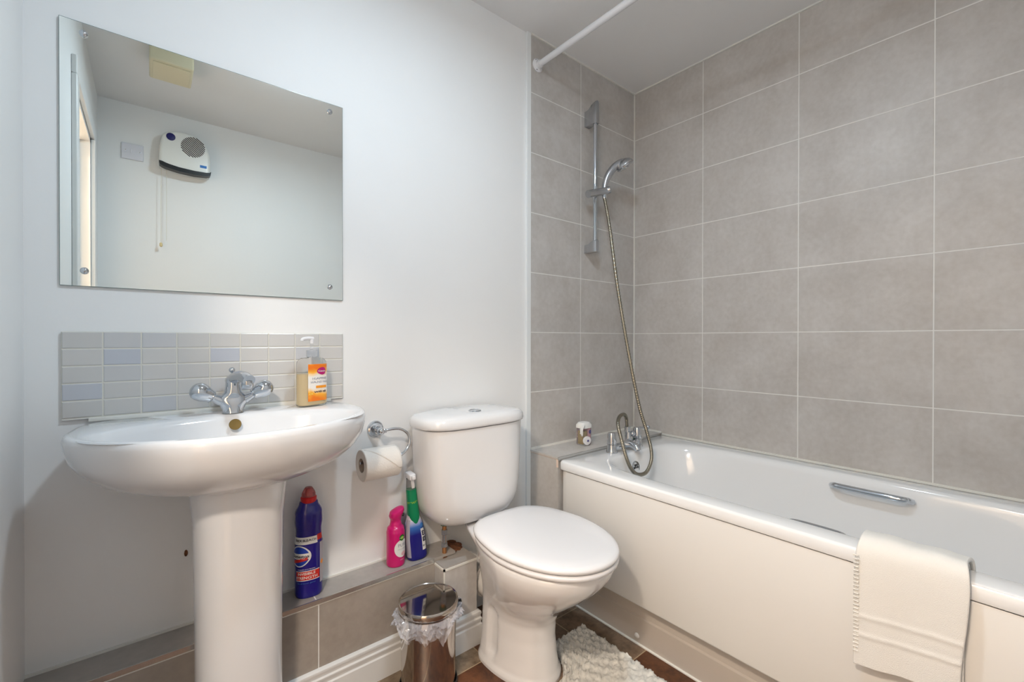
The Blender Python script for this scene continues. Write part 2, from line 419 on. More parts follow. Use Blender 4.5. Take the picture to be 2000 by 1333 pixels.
# ------------------------------------------------------------------ mirror
t = thing('wall_mirror', 'frameless rectangular mirror screwed to the white wall above the basin', 'mirror', (-1.819, 0, 1.155))
x0, x1, z0, z1 = -.309, .309, 0, .597
obj('glass', MB().box((x0, -.0052, z0), (x1, -.0018, z1)), 'glass_edge', t, smooth=False)
mm = MB(); mm.add([(x0+.0008, -.00525, z0+.0008), (x1-.0008, -.00525, z0+.0008), (x1-.0008, -.00525, z1-.0008), (x0+.0008, -.00525, z1-.0008)], [(0, 1, 2, 3)])
obj('mirror_face', mm, 'mirror', t, smooth=False)
for sx, sz in ((-.269, .572), (.270, .572), (-.269, .035), (.270, .039)):
    s_ = obj('screw_cap', MB().lathe([(0, 0), (.0075, 0), (.0078, .002), (.0066, .005), (.004, .0072), (0, .008)], (sx, -.0053, sz), (0, -1, 0), 24), 'chrome', t)

# ------------------------------------------------------------------ mosaic splashback
tag(obj('tiled_splashback', MB().box((-2.126, -.007, .852), (-1.510, 0, 1.052), .0015), 'mosaic', smooth=False), 'strip of small pale glossy mosaic tiles above the basin', 'tiles')

# ------------------------------------------------------------------ basin on pedestal
bas = thing('washbasin', 'white ceramic washbasin on a full pedestal below the mirror', 'basin', (-1.81, 0, 0))
def rim_ring(a, yf, z, wb=.95, n=2.05, yb=-.001, ym=-.15): return sect(0, a, yb, yf, z, n=n, m=5, wb=wb, N=96, ym=ym)
def bowl_ring(a, b, z, yc=-.232, n=2.1): 
    return [(x, y, z) for x, y, _ in sup(0, yc, a, b, z, n, 96)][::1]
def mirrored(r): return r
rings = []
for a, yf, z, wb in ((.085, -.262, .696, .9), (.115, -.272, .699, .9), (.165, -.298, .708, .92), (.214, -.328, .723, .94), (.250, -.355, .742, .95), (.276, -.378, .766, .95), (.291, -.392, .79, .95), (.298, -.399, .815, .95), (.300, -.401, .832, .95), (.298, -.399, .841, .95), (.293, -.394, .8455, .95), (.286, -.387, .8465, .95)):
    rings.append(rim_ring(a, yf, z, wb))
for a, b, z, yc in ((.272, .146, .8445, -.232), (.262, .137, .840, -.232), (.252, .130, .828, -.230), (.240, .122, .805, -.229), (.218, .108, .775, -.227), (.18, .088, .748, -.225), (.12, .06, .730, -.222), (.03, .02, .724, -.22)):
    rings.append([(x, y, z) for x, y, _ in sup(0, yc, a, b, z, 2.15, 96)])
obj('bowl', MB().loft(rings), 'ceramic', bas, ang=60)
rings = [sup(0, -.185, a, b, z, 2.3, 56) for a, b, z in ((.105, .088, 0), (.104, .087, .01), (.094, .08, .03), (.089, .078, .12), (.088, .077, .3), (.090, .078, .5), (.092, .08, .62), (.100, .084, .706))]
obj('pedestal', MB().loft(rings), 'ceramic', bas)
of = obj('overflow', MB().lathe([(0, 0), (.0125, 0), (.0135, .0015), (.0125, .003), (0, .0025)], (.0, -.1145, .823), (0, -.96, .25), 24), 'brass_dark', bas, loc=None)
of['label'] = 'tarnished oval overflow hole'
obj('sealant_strip', MB().box((-.272, -.0125, .846), (.262, -.0075, .855), .001), 'sealant', bas)

# basin mixer tap
tp = thing('basin_tap', 'chrome basin mixer tap with two round knob handles', 'tap', (-1.808, -.062, .8465))
rings = [sup(0, yc, a_, b_, z_, 2.2, 40) for a_, b_, z_, yc in ((.0245, .022, 0, 0), (.0240, .0215, .003, 0), (.0250, .0205, .010, 0), (.0290, .0195, .019, 0), (.0350, .0185, .028, -.001), (.0385, .0170, .034, -.001), (.0360, .0160, .039, -.001), (.0270, .0165, .044, -.002), (.0200, .0170, .052, -.002), (.0172, .0165, .066, -.002), (.0165, .0160, .080, -.002), (.0155, .015, .088, -.002), (.010, .010, .092, -.002))]
obj('body', MB().loft(rings), 'chrome', tp, ang=60)
obj('spout', MB().tube([(-.002, .010, .080), (.003, -.012, .089), (.010, -.042, .0945), (.017, -.072, .0935), (.022, -.094, .087)], lambda u: .0150-.0010*u, 24, True, 6).lathe([(.0, 0), (.0125, 0), (.0135, .003), (.0135, .016)], (.0195, -.083, .070), (0, 0, 1), 24), 'chrome', tp)
obj('plug_lifter', MB().tube([(0, .013, .05), (0, .016, .104)], .0025, 8).sphere((0, .016, .108), .0075, 14), 'chrome', tp)
for sx in (-1, 1):
    ax = Vector((sx*.80, -.12, .48)).normalized(); c0 = Vector((sx*.026, -.002, .032))
    obj('arm', MB().lathe([(.013, 0), (.0115, .01), (.0095, .018), (.0095, .024)], c0, ax, 20), 'chrome', tp)
    obj('knob', MB().lathe([(.0, .0), (.0135, .0), (.0165, .003), (.0155, .005), (.0175, .011), (.0215, .022), (.0225, .032), (.0205, .041), (.0145, .048), (.007, .0515), (0, .0522)], c0+ax*.021, ax, 28), 'chrome', tp)

# hand soap on the basin
SO = (-1.617, -.064, .8467)
so = thing('soap_bottle', 'clear pump bottle of cream coloured hand soap on the basin edge', 'soap', SO, R(16))
def ssurf(k=1.0):
    def f(th, z, off=0):
        a, b = .0420*k+off, .0205*k+off
        s, c = sin(th), cos(th); n = 2.8
        return (a*math.copysign(abs(s)**(2/n), s), -b*math.copysign(abs(c)**(2/n), c), z)
    return f
def brings(surf, zs, N=40): return [[surf(2*pi*j/N, z, o) for j in range(N)] for z, o in zs]
sf = ssurf()
obj('body', MB().loft(brings(sf, [(0, -.003), (.002, -.0008), (.006, 0), (.118, 0), (.126, -.002), (.131, -.006), (.135, -.0115)])+[sup(0, 0, .0125, .0125, .1375, 2, 40), sup(0, 0, .0125, .0125, .145, 2, 40)]), 'clear_thin', so)
obj('soap_fill', MB().loft(brings(sf, [(.0025, -.005), (.006, -.0010), (.090, -.0010), (.0905, -.003)])), 'soap', so)
obj('label', patch(sf, -.42, 1.15, .014, .118, .0006, 20, 12), 'soap_label', so)
m = MB(); v = []
dn = 24
obj('logo', disc_on(sf, .36, .098, .0135, .0012, .040, 20, .8), 'label_magenta', so)
obj('lettering', text_on(sf, 'Cussons', .0065, .34, .098, .0018, .040, .0001), 'label_white', so)
obj('lettering', text_on(sf, 'HAPPINESS', .0085, .34, .077, .0012, .042, .0001), 'ink_grey', so)
obj('lettering', text_on(sf, 'HAND WASH', .0080, .34, .067, .0012, .042, .0001), 'ink_grey', so)
obj('banner', patch(sf, 0.0, .80, .050, .057, .0012, 10, 2), 'label_orange', so)
obj('lettering', text_on(sf, 'with milk', .0085, .34, .040, .0012, .040, .0002), 'ink', so)
obj('lettering', text_on(sf, '2x', .012, -.24, .036, .0012, .040, .0002), 'label_yellow', so)
obj('collar', MB().lathe([(.0135, .138), (.0145, .139), (.0145, .156), (.012, .158), (.006, .1585), (.0045, .160), (.0045, .178)], (0, 0, 0), n=28), 'clear_plastic', so)
obj('pump_head', MB().lathe([(.0, .176), (.0055, .176), (.0060, .180), (.0060, .188), (.0, .190)], n=20).tube([(.004, 0, .1895), (-.010, 0, .1905), (-.026, 0, .1885), (-.029, 0, .183)], lambda u: .0058-.0016*u, 12, True, 4), 'plastic_white', so)
obj('dip_tube', MB().tube([(0, 0, .14), (.001, 0, .07), (.004, 0, .008)], .0022, 8), 'plastic_white', so)

# ------------------------------------------------------------------ bottles on the boxing
bb = thing('bleach_bottle', 'tall blue bleach bottle with a red cap beside the pedestal', 'bottle', (-1.622, -.051, LZ+.001), R(-10))
def prof(pts):
    def g(z):
        for (z0, a0), (z1, a1) in zip(pts, pts[1:]):
            if z <= z1: u = (z-z0)/(z1-z0) if z1 > z0 else 0; u = max(0, min(1, u)); u = u*u*(3-2*u); return a0+(a1-a0)*u
        return pts[-1][1]
    return g
BZ = prof([(0, .92), (.006, 1), (.145, 1), (.170, .93), (.185, .93), (.21, 1.0), (.235, .98), (.262, .68), (.275, .48)])
def bsurf(th, z, off=0):
    k = BZ(z); a, b, n = .0365*k+off, .0285*k+off, 2.3; s, c = sin(th), cos(th)
    return (a*math.copysign(abs(s)**(2/n), s), -b*math.copysign(abs(c)**(2/n), c), z)
zs = [(z/100*.275/1, 0) for z in range(0, 101, 2)]
obj('body', MB().loft(brings(bsurf, zs, 48)), 'blue_plastic', bb)
obj('cap', MB().lathe([(.0205, .264), (.0215, .266), (.0215, .277), (.019, .280), (.0, .281)], n=28), 'red_plastic', bb)
obj('overcap', MB().lathe([(.0185, .280), (.0185, .287), (.0165, .293), (.0125, .300), (.009, .305), (.0, .306)], n=24), 'clear_red', bb)
obj('nozzle', MB().lathe([(.008, .279), (.006, .295), (.004, .300), (0, .3005)], n=14), 'red_plastic', bb)
obj('band', patch(bsurf, -1.9, .55, .152, .172, .0006), 'label_white', bb)
obj('lettering', text_on(bsurf, 'THICK BLEACH', .0085, -.40, .163, .0012, .034, .0002), 'ink', bb)
obj('red_flash', patch(bsurf, .56, 1.25, .158, .174, .0006), 'label_red', bb)
lg = obj('logo', disc_on(bsurf, -.75, .120, .0285, .0007, .034, 32, 1.05), 'label_white', bb)
obj('logo_field', disc_on(bsurf, -.75, .120, .0255, .0011, .034, 32, 1.05), 'label_blue', bb)
obj('logo_band', patch(bsurf, -1.55, .02, .112, .128, .0015), 'label_white', bb)
obj('logo_swoosh', patch(bsurf, -1.35, -.1, .099, .108, .0015, fn=lambda t_, z_, a, b: (t_, z_+.010*a)), 'label_red', bb)
obj('lettering', text_on(bsurf, 'Domestos', .0120, -.75, .120, .0020, .034, .0003), 'ink', bb)
obj('red_panel', patch(bsurf, -1.05, .72, .052, .077, .0006), 'label_red', bb)
obj('panel_border', patch(bsurf, -1.05, .72, .0765, .0785, .0009, 16, 1), 'label_white', bb)
obj('panel_border', patch(bsurf, -1.05, .72, .0505, .0525, .0009, 16, 1), 'label_white', bb)
obj('lettering', text_on(bsurf, 'INVISIBLE', .0100, -.25, .070, .0012, .034, .0002), 'label_white', bb)
obj('lettering', text_on(bsurf, 'STRENGTH', .0105, -.25, .059, .0012, .034, .0002), 'label_white', bb)
obj('lettering', text_on(bsurf, 'limescale prevention', .0050, -.25, .083, .0012, .034), 'label_white', bb)
obj('lettering', text_on(bsurf, 'kills all known germs', .0050, -.25, .044, .0012, .034), 'ink_blue', bb)
obj('info_panel', patch(bsurf, .78, 1.75, .035, .150, .0006), 'label_grey', bb)
obj('hazard_sign', disc_on(bsurf, 1.05, .092, .008, .0012, .034, 4), 'label_orange', bb)

pk = thing('air_freshener', 'pink air freshener spray bottle on the tiled ledge', 'bottle', (-1.357, -.052, LZ+.001), R(4))
PZ = prof([(0, .94), (.004, 1), (.105, 1), (.118, .92), (.128, .66), (.14, .58), (.150, .58)])
def psurf(th, z, off=0):
    k = PZ(z); a = .0290*k+off; return (a*sin(th), -a*cos(th), z)
obj('body', MB().loft(brings(psurf, [(z*.0025, 0) for z in range(0, 61)], 40)), 'pink_plastic', pk)
hd = MB(); hr = []
for u, zc, ax_, by in ((0, .138, .0165, .015), (.2, .150, .0175, .017), (.4, .158, .0215, .019), (.6, .165, .0240, .021), (.8, .174, .022, .019), (1, .179, .012, .010)):
    hr.append([(x+.001+.003*u, y-.002*u, z+x*.35) for x, y, z in sup(0, 0, ax_, by, zc, 2.4, 32)])
obj('spray_head', hd.loft(hr), 'pink_plastic', pk)
obj('nozzle', MB().lathe([(.005, 0), (.005, .006), (.003, .007), (0, .006)], (.017, -.010, .158), (.8, -.6, 0), 12), 'black', pk)
obj('label', disc_on(psurf, .28, .058, .0265, .0007, .029, 32, 1.08), 'label_white', pk)
obj('flower_print', disc_on(psurf, .46, .040, .010, .0012, .029, 9, .7), 'label_pink', pk)
obj('badge', disc_on(psurf, .22, .092, .0095, .0014, .029, 24), 'label_green', pk)
obj('badge_leaf', disc_on(psurf, .22, .092, .0052, .0019, .029, 16), 'label_lime', pk)
obj('lettering', text_on(psurf, 'PURE', .0140, .30, .068, .0012, .029, .0001), 'ink_grey', pk)
obj('lettering', text_on(psurf, 'cherry blossom', .0055, .32, .056, .0012, .029), 'ink_grey', pk)
obj('lettering', text_on(psurf, 'AIR WICK', .0040, .22, .092, .0024, .029), 'label_white', pk)
obj('lettering', text_on(psurf, '250ml', .0060, .25, .022, .0010, .029), 'label_pink', pk)

gs = thing('spray_bottle', 'green and white trigger spray cleaner leaning by the cistern', 'bottle', (-1.283, -.056, LZ+.0025), R(-6))
gs.rotation_euler = (0, R(-5.2), R(-6))
GZ = prof([(0, .9), (.006, 1), (.07, 1.0), (.11, .86), (.145, .60), (.165, .50)])
def gsurf(th, z, off=0):
    k = GZ(z); a, b, n = .0335*k+off, .0260*(.4+.6*k)+off, 2.7; s, c = sin(th), cos(th)
    return (a*math.copysign(abs(s)**(2/n), s), -b*math.copysign(abs(c)**(2/n), c), z)
obj('body', MB().loft(brings(gsurf, [(z*.00275, 0) for z in range(0, 61)], 44)), 'spray_label', gs)
obj('green_stripe', patch(gsurf, 1.15, 1.75, .004, .16, .0005), 'label_lime', gs)
obj('info_panel', patch(gsurf, -1.55, -.75, .012, .135, .0007), 'label_grey', gs)
obj('icon_panel', patch(gsurf, .28, .80, .028, .100, .0007), 'label_white', gs)
for zz in (.084, .064):
    obj('icon', patch(gsurf, .36, .72, zz-.008, zz+.008, .0012), 'ink', gs)
obj('lettering', text_on(gsurf, '2', .012, .54, .084, .0018, .032, .0003), 'label_white', gs)
obj('lettering', text_on(gsurf, '1', .012, .54, .064, .0018, .032, .0003), 'label_white', gs)
obj('lettering', text_on(gsurf, 'IN 1', .008, .54, .042, .0012, .032, .0002), 'ink', gs)
obj('badge', disc_on(gsurf, .54, .112, .007, .0010, .030, 20), 'ink_blue', gs)
nk = [sup(0, 0, .0215, .0215, .128, 2.2, 32)]
rr_ = []
for z, a, b in ((.118, .008, .0215), (.124, .015, .0225), (.134, .0195, .0225), (.150, .0200, .0215), (.17, .0185, .0195), (.20, .0175, .0175), (.228, .0165, .0165), (.232, .0155, .0155)): rr_.append(sup(0, -.001, a, b, z, 2.3, 32))
obj('sleeve', MB().loft(rr_), 'green_plastic', gs)
obj('lettering', text_on(lambda th, z, off: ((.0185+off)*sin(th), -(.0185+off)*cos(th), z), 'POWER', .011, -.2, .19, .001, .0185, .0002), 'label_lime', gs)
obj('neck', MB().lathe([(.0155, .231), (.0150, .240), (.0135, .252), (.0125, .262), (.0125, .268), (0, .269)], n=24), 'clear_plastic', gs)
obj('trigger_head', MB().box((-.011, -.030, .268), (.011, .016, .288), .004).box((-.006, -.040, .272), (.006, -.028, .284), .002).box((-.005, -.026, .240), (.005, -.019, .268), .002), 'plastic_white', gs)

# ------------------------------------------------------------------ toilet
to = thing('toilet', 'white close coupled toilet with its lid closed', 'toilet', (-1.045, 0, 0))
rings = []
PAN = [ # z, a, yback, yfront, wb, ym
 (0, .110, -.180, -.462, .97, -.27), (.012, .110, -.180, -.462, .97, -.27), (.020, .104, -.182, -.456, .97, -.27), (.06, .098, -.182, -.449, .95, -.27), (.12, .094, -.182, -.443, .93, -.27), (.17, .094, -.180, -.446, .92, -.28),
 (.205, .100, -.176, -.462, .88, -.30), (.235, .113, -.172, -.492, .82, -.33), (.265, .131, -.166, -.530, .74, -.36), (.30, .150, -.155, -.572, .66, -.385), (.335, .166, -.140, -.610, .60, -.40), (.365, .176, -.115, -.634, .56, -.41), (.385, .180, -.075, -.643, .54, -.41), (.402, .181, -.045, -.645, .53, -.41), (.408, .176, -.045, -.640, .53, -.41), (.409, .15, -.06, -.60, .53, -.41)]
def pan_at(z):
    for p, q in zip(PAN, PAN[1:]):
        if z <= q[0]:
            u = (z-p[0])/(q[0]-p[0]) if q[0] > p[0] else 0; return [p[i]+(q[i]-p[i])*u for i in range(6)]
    return list(PAN[-1])
zz = [0, .006, .012, .020, .03, .045]+[.06+.01*i for i in range(35)]+[.4045, .408, .409]
for z in zz:
    _, a, yb, yf, wb, ym = pan_at(z); r = sect(0, a, yb, yf, z, n=2.15, m=3.0, wb=wb, N=144, ym=ym); rr_ = []
    for (x, y, q) in r:
        # recessed fixing slot on each side of the foot
        du = (y+.284)/.026; dv = max(0, abs(z-.115)-.055)/.026; dd = sqrt(du*du+dv*dv)
        if dd < 1 and abs(x) > .06: x -= math.copysign(.011*(1-dd**4), x)
        # soft shoulder line of the trap
        rr_.append((x, y, q))
    rings.append(rr_)
obj('bowl', MB().loft(rings), 'ceramic', to, ang=60)
obj('screw_hole', MB().lathe([(0, 0), (.0055, 0), (.0045, .0015), (0, .001)], (-.0855, -.284, .050), (-1, 0, 0), 14), 'black', to)
# seat and lid
def lidring(a, yb, yf, z): return sect(0, a, yb, yf, z, n=2.1, m=3.4, wb=.86, N=96, ym=yb+(yf-yb)*.44)
obj('seat', MB().loft([lidring(.176, -.215, -.655, .4095), lidring(.183, -.210, -.661, .413), lidring(.184, -.209, -.662, .421), lidring(.180, -.212, -.658, .4255)]), 'plastic_white', to, ang=60)
obj('lid', MB().loft([lidring(.178, -.208, -.655, .4275), lidring(.184, -.203, -.661, .431), lidring(.1855, -.201, -.663, .4375), lidring(.182, -.204, -.659, .4435), lidring(.172, -.213, -.648, .4475), lidring(.145, -.238, -.62, .4500), lidring(.08, -.30, -.55, .4512), lidring(.01, -.40, -.42, .4514)]), 'plastic_white', to, ang=60)
for sx in (-.065, .065): obj('hinge', MB().lathe([(.012, -.016), (.013, -.012), (.013, .012), (.012, .016)], (sx, -.200, .424), (1, 0, 0), 20), 'plastic_white', to)
obj('seat_buffer', MB().box((-.012, -.655, .4085), (.0, -.640, .4275), .002), 'plastic_white', to)
# cistern
CX = -.055
def cring(a, d, z, n=3.6): return sect(CX, a, -.012, -.012-d, z, n=n, m=6, wb=.97, N=96, ym=-.012-d*.35)
cr = [cring(.085, .12, .412), cring(.115, .145, .414), cring(.140, .162, .424), cring(.160, .172, .440), cring(.175, .179, .462), cring(.185, .184, .490), cring(.189, .187, .53), cring(.193, .189, .60), cring(.196, .190, .68), cring(.198, .190, .742)]
obj('cistern', MB().loft(cr), 'ceramic', to, ang=60)
obj('cistern_lid', MB().loft([cring(.198, .188, .7435), cring(.205, .195, .7455), cring(.2065, .197, .752), cring(.205, .196, .766), cring(.200, .191, .775), cring(.187, .180, .7815), cring(.13, .15, .7855), cring(.05, .08, .787)]), 'ceramic', to, ang=60)
obj('flush_button', MB().lathe([(.022, .783), (.0225, .787), (.021, .7892), (.0185, .7895), (.018, .7885), (0, .7892)], (CX, -.130, 0), n=32), 'chrome', to)
obj('waste_pipe', MB().tube([(0.0, -.19, .18), (0.0, -.12, .185), (0.0, -.05, .185), (0, -.015, .18)], .055, 24).lathe([(.055, 0), (.062, .003), (.062, .014), (.055, .017)], (0, -.14, .185), (0, 1, 0), 28), 'panel_plastic', to)
iv = thing('isolation_valve', 'small metal isolation valve under the cistern', 'valve', (-1.196, -.088, .2952))
obj('pipe', MB().lathe([(.0075, 0), (.0075, .124)], n=16), 'copper', iv)
obj('valve_body', MB().lathe([(.0095, .03), (.0115, .032), (.0115, .044), (.0085, .046), (.0085, .072), (.0115, .074), (.0115, .088), (.0095, .09)], n=6), 'satin_chrome', iv)
obj('nut', MB().lathe([(.012, .104), (.0145, .106), (.0145, .122), (.012, .124)], n=6), 'green_metal', iv)

# ------------------------------------------------------------------ toilet roll and holder
hx = thing('roll_holder', 'chrome hooked toilet roll holder fixed to the wall', 'holder', (-1.405, 0, .742))
obj('rose', MB().lathe([(0, 0), (.027, 0), (.0275, .003), (.025, .008), (.021, .010), (.020, .014), (.014, .020), (.012, .024), (0, .024)], (0, 0, 0), (0, -1, 0), 32), 'chrome', hx)
obj('post', MB().lathe([(.0095, .02), (.0085, .036), (.0105, .038), (.0120, .044), (.0120, .052), (.0095, .058), (.005, .061), (0, .0615)], (0, 0, 0), (0, -1, 0), 24).sphere((.012, -.050, 0), .008, 12), 'chrome', hx)
obj('hook', MB().tube([(.008, -.050, .0), (.040, -.055, .004), (.064, -.060, .0), (.084, -.064, -.016), (.090, -.067, -.038), (.082, -.070, -.060), (.062, -.071, -.078), (.040, -.0715, -.083), (-.02, -.0715, -.084), (-.075, -.0715, -.084)], .0045, 14, True, 6), 'chrome', hx)
rl = thing('toilet_roll', 'white toilet roll hanging on the chrome hook', 'toilet roll', (-1.4775, -.0715, .650))
RR = .0485; LW = .112
m = MB(); N = 64
def circ(x, r): return [(x, r*cos(2*pi*j/N), r*sin(2*pi*j/N)) for j in range(N)]
m.loft([circ(.001, .0215), circ(.0, .024), circ(0, RR-.002), circ(.002, RR), circ(LW-.002, RR), circ(LW, RR-.002), circ(LW, .024), circ(LW-.001, .0215), circ(.001, .0215)], False, False)
obj('paper', m, 'paper', rl)
obj('core', MB().loft([circ(.0005, .0215), circ(.0005, .0203), circ(LW-.0005, .0203), circ(LW-.0005, .0215)], False, False), 'card', rl)
# folded triangular end lying on the roll
v = []; f = []; NA = 18
for i in range(NA+1):
    a = R(100+i*98/NA); u = i/NA
    x0_, x1_ = .004+.103*u*.98, LW-.001
    for k in range(9):
        x = x0_+(x1_-x0_)*k/8; v.append((x, (RR+.0012)*cos(a), (RR+.0012)*sin(a)))
for i in range(NA):
    for k in range(8): q = i*9+k; f.append((q, q+1, q+10, q+9))
fl = obj('folded_end', MB().add(v, f), 'paper', rl); sm = fl.modifiers.new('s', 'SOLIDIFY'); sm.thickness = .0012

# ------------------------------------------------------------------ pedal bin
bn = thing('pedal_bin', 'small polished steel pedal bin with a bag showing', 'bin', (-1.327, -.216, 0))
obj('body', MB().lathe([(.082, 0), (.083, .002), (.083, .010), (.080, .014), (.081, .12), (.084, .225), (.084, .232)], n=64), 'steel', bn)
obj('base_ring', MB().lathe([(.085, .0005), (.0862, .002), (.0862, .012), (.0835, .014)], n=48, cap0=False, cap1=False), 'black', bn)
obj('lid', MB().lathe([(.0875, .236), (.0885, .238), (.0890, .246), (.0885, .2535), (.0870, .2555), (.0853, .2560), (.0840, .2550), (.0825, .2535), (.05, .2545), (0, .2550)], n=72), 'steel', bn)
obj('hinge', MB().box((-.010, .080, .215), (.010, .092, .245), .002), 'black', bn)
obj('handle_lug', MB().lathe([(0, 0), (.011, 0), (.012, .006), (.009, .012), (0, .013)], (.079, -.028, .224), (.94, -.34, 0), 20).tube([(.092+.010*cos(q/12*2*pi)*.34, -.034-.000+.010*cos(q/12*2*pi)*.94, .222+.012*sin(q/12*2*pi)) for q in range(13)], .0022, 8), 'black', bn)
obj('pedal', MB().box((-.045, -.112, .004), (-.005, -.083, .012), .003), 'black', bn)
random.seed(11); m = MB(); rg = []; NB = 96; KR = 9
for k in range(KR):
    u = k/(KR-1); ring = []
    for j in range(NB):
        a = 2*pi*j/NB
        drop = .014+.020*(.5+.5*sin(a*3+1.2))+.010*sin(a*7+.4)
        facing = max(0, cos(a-R(235))); drop += .022*facing**2
        left = max(0, cos(a-R(200)))**6
        rr = .0850+.003+(.004+.015*random.random())*sin(u*pi*.9)+.022*left*u
        z = .232-drop*u*(1+.25*sin(a*11))+random.uniform(-.005, .005)*(1 if 0 < k else 0)
        rr += .004*sin(a*19+k*1.7)*u
        if left > .05: z += .012*left*u
        ring.append((rr*cos(a), rr*sin(a), z))
    rg.append(ring)
obj('bin_bag', m.loft(rg, False, False), 'bag_film', bn, ang=18)

# ------------------------------------------------------------------ bath
bt = thing('bathtub', 'white acrylic bathtub along the tiled wall', 'bath', (-.372, -.995, 0))
def rr2(a, b, z, n, N=128, dx=0, dy=0): return [(x+dx, y+dy, z) for x, y, _ in sup(0, 0, a, b, z, n, N)]
BA, BB_ = .364, .817
tub = [rr2(BA-.004, BB_, .528, 60), rr2(BA-.001, BB_, .527, 60), rr2(BA, BB_, .530, 60), rr2(BA, BB_, .553, 60), rr2(BA-.003, BB_-.003, .559, 60), rr2(BA-.008, BB_-.006, .561, 60),
       rr2(.300, .735, .5605, 7, dx=.003, dy=-.018), rr2(.292, .727, .5585, 6, dx=.003, dy=-.018), rr2(.286, .722, .552, 5.5, dx=.003, dy=-.018), rr2(.282, .716, .535, 5, dx=.003, dy=-.018), rr2(.270, .696, .45, 4.5, dx=.003, dy=-.018), rr2(.255, .672, .33, 4.2, dx=.003, dy=-.018), rr2(.238, .645, .22, 4, dx=.003, dy=-.018), rr2(.215, .61, .175, 3.6, dx=.003, dy=-.018), rr2(.17, .55, .158, 3.2, dx=.003, dy=-.018), rr2(.06, .3, .150, 2.6, dx=.003, dy=-.018)]
obj('tub', MB().loft(tub, False, True), 'acrylic', bt, ang=50)
def grab(y0, y1, x, z, out, r=.010):
    m = MB(); m.tube([(x, y0, z-.002), (x-out*.6, y0-.012, z+.004), (x-out, y0-.032, z+.006), (x-out, y1+.032, z+.006), (x-out*.6, y1+.012, z+.004), (x, y1, z-.002)], r, 16, True, 6); return m
g_ = obj('grab_handle', grab(.085, -.128, .272, .520, .028), 'chrome', bt); g_['label'] = 'chrome grab handle on the wall side'
g_ = obj('grab_handle', grab(.055, -.095, -.284, .5355, -.030, .0085), 'chrome', bt); g_['label'] = 'chrome grab handle on the room side'
of = MB().lathe([(0, .002), (.018, .002), (.021, .004), (.026, .004), (.027, .001), (.026, -.004)], (-.034, .693, .500), (0, -1, .18), 32)
obj('overflow', of, 'chrome', bt)
m = MB()
for i in range(6): m.lathe([(0, 0), (.0052, 0), (.0045, .0015), (0, .0015)], (-.034+.012*cos(i*pi/3), .6895, .500+.012*sin(i*pi/3)), (0, -1, .18), 10)
m.lathe([(0, 0), (.005, 0), (0, .0015)], (-.034, .6895, .500), (0, -1, .18), 10)
obj('overflow_grille', m, 'black', bt)
# panel
bp = thing('side_panel', None, None, (-.3525, 0, 0)); bp.parent = bt; bp['label'] = 'cream plastic side panel with plinth'
m = MB(); pr = [(.0, .155), (-.006, .157), (-.008, .162), (-.008, .5215), (-.007, .5235), (.012, .5235), (.012, .155)]
rings = [[(dx+ (.014 if k == 0 else 0), y, z) for dx, z in pr] for k, y in enumerate((.808, .775, -.817))]
obj('main_panel', m.loft(rings), 'panel_plastic', bp, ang=50)
obj('shadow_gap', MB().box((.0375, -.817, .10), (.040, .815, .5265)).box((.004, -.815, .5240), (.040, .812, .5262)), 'dark_gap', bp, smooth=False)
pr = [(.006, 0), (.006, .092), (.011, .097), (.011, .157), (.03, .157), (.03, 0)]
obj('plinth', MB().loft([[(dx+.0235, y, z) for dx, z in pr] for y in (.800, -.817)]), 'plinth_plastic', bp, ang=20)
for y in (.483, -.5): obj('screw_cap', MB().lathe([(0, 0), (.009, 0), (.008, .003), (.004, .005), (0, .0055)], (.0295, y, .028), (-1, 0, 0), 18), 'panel_plastic', bp)
struct('trim_6', MB().box((-.701, -1.812, 0), (-.694, -.19, .007), .002), 'sealant')

# bath mixer tap
bm_ = thing('bath_mixer_tap', 'chrome bath and shower mixer tap on the bath end', 'tap', (-.388, -.236, .561))
for sx in (-1, 1):
    obj('pillar', MB().lathe([(.024, 0), (.0245, .002), (.0225, .008), (.0195, .022), (.018, .034)], (sx*.090, 0, 0), n=28), 'chrome', bm_)
    hh = obj('handle', MB().lathe([(.0165, .034), (.0195, .036), (.0190, .050), (.0165, .078), (.0150, .083), (.0, .085)], (sx*.090, 0, 0), n=24), 'chrome', bm_)
obj('bridge', MB().box((-.080, -.014, .006), (.080, .012, .030), .006), 'chrome', bm_)
obj('spout', MB().tube([(0, -.005, .022), (0, -.025, .028), (0, -.045, .026), (0, -.062, .016), (0, -.066, .006)], lambda u: .0165-.003*u, 20, True, 6), 'chrome', bm_)
obj('diverter', MB().lathe([(.014, .028), (.015, .04), (.012, .055), (.010, .070)], (.03, .004, 0), n=20).lathe([(.0105, .0), (.0105, .016), (.0125, .018), (.0125, .036), (.0105, .038)], (.030, .008, .055), n=12).sphere((.055, .0, .060), .013, 16), 'chrome', bm_)
obj('shower_outlet', MB().lathe([(.0095, .03), (.0095, .058), (.0115, .060), (.0115, .078), (.0085, .080)], (.084, .050, .0), n=12).tube([(.05, .01, .026), (.075, .04, .026), (.084, .050, .034)], .009, 12), 'green_metal', bm_)
obj('parking_clip', MB().tube([(.09, .0, .078), (.12, -.01, .080), (.145, -.014, .078)], .006, 10).sphere((.149, -.015, .078), .010, 12), 'satin_chrome', bm_)

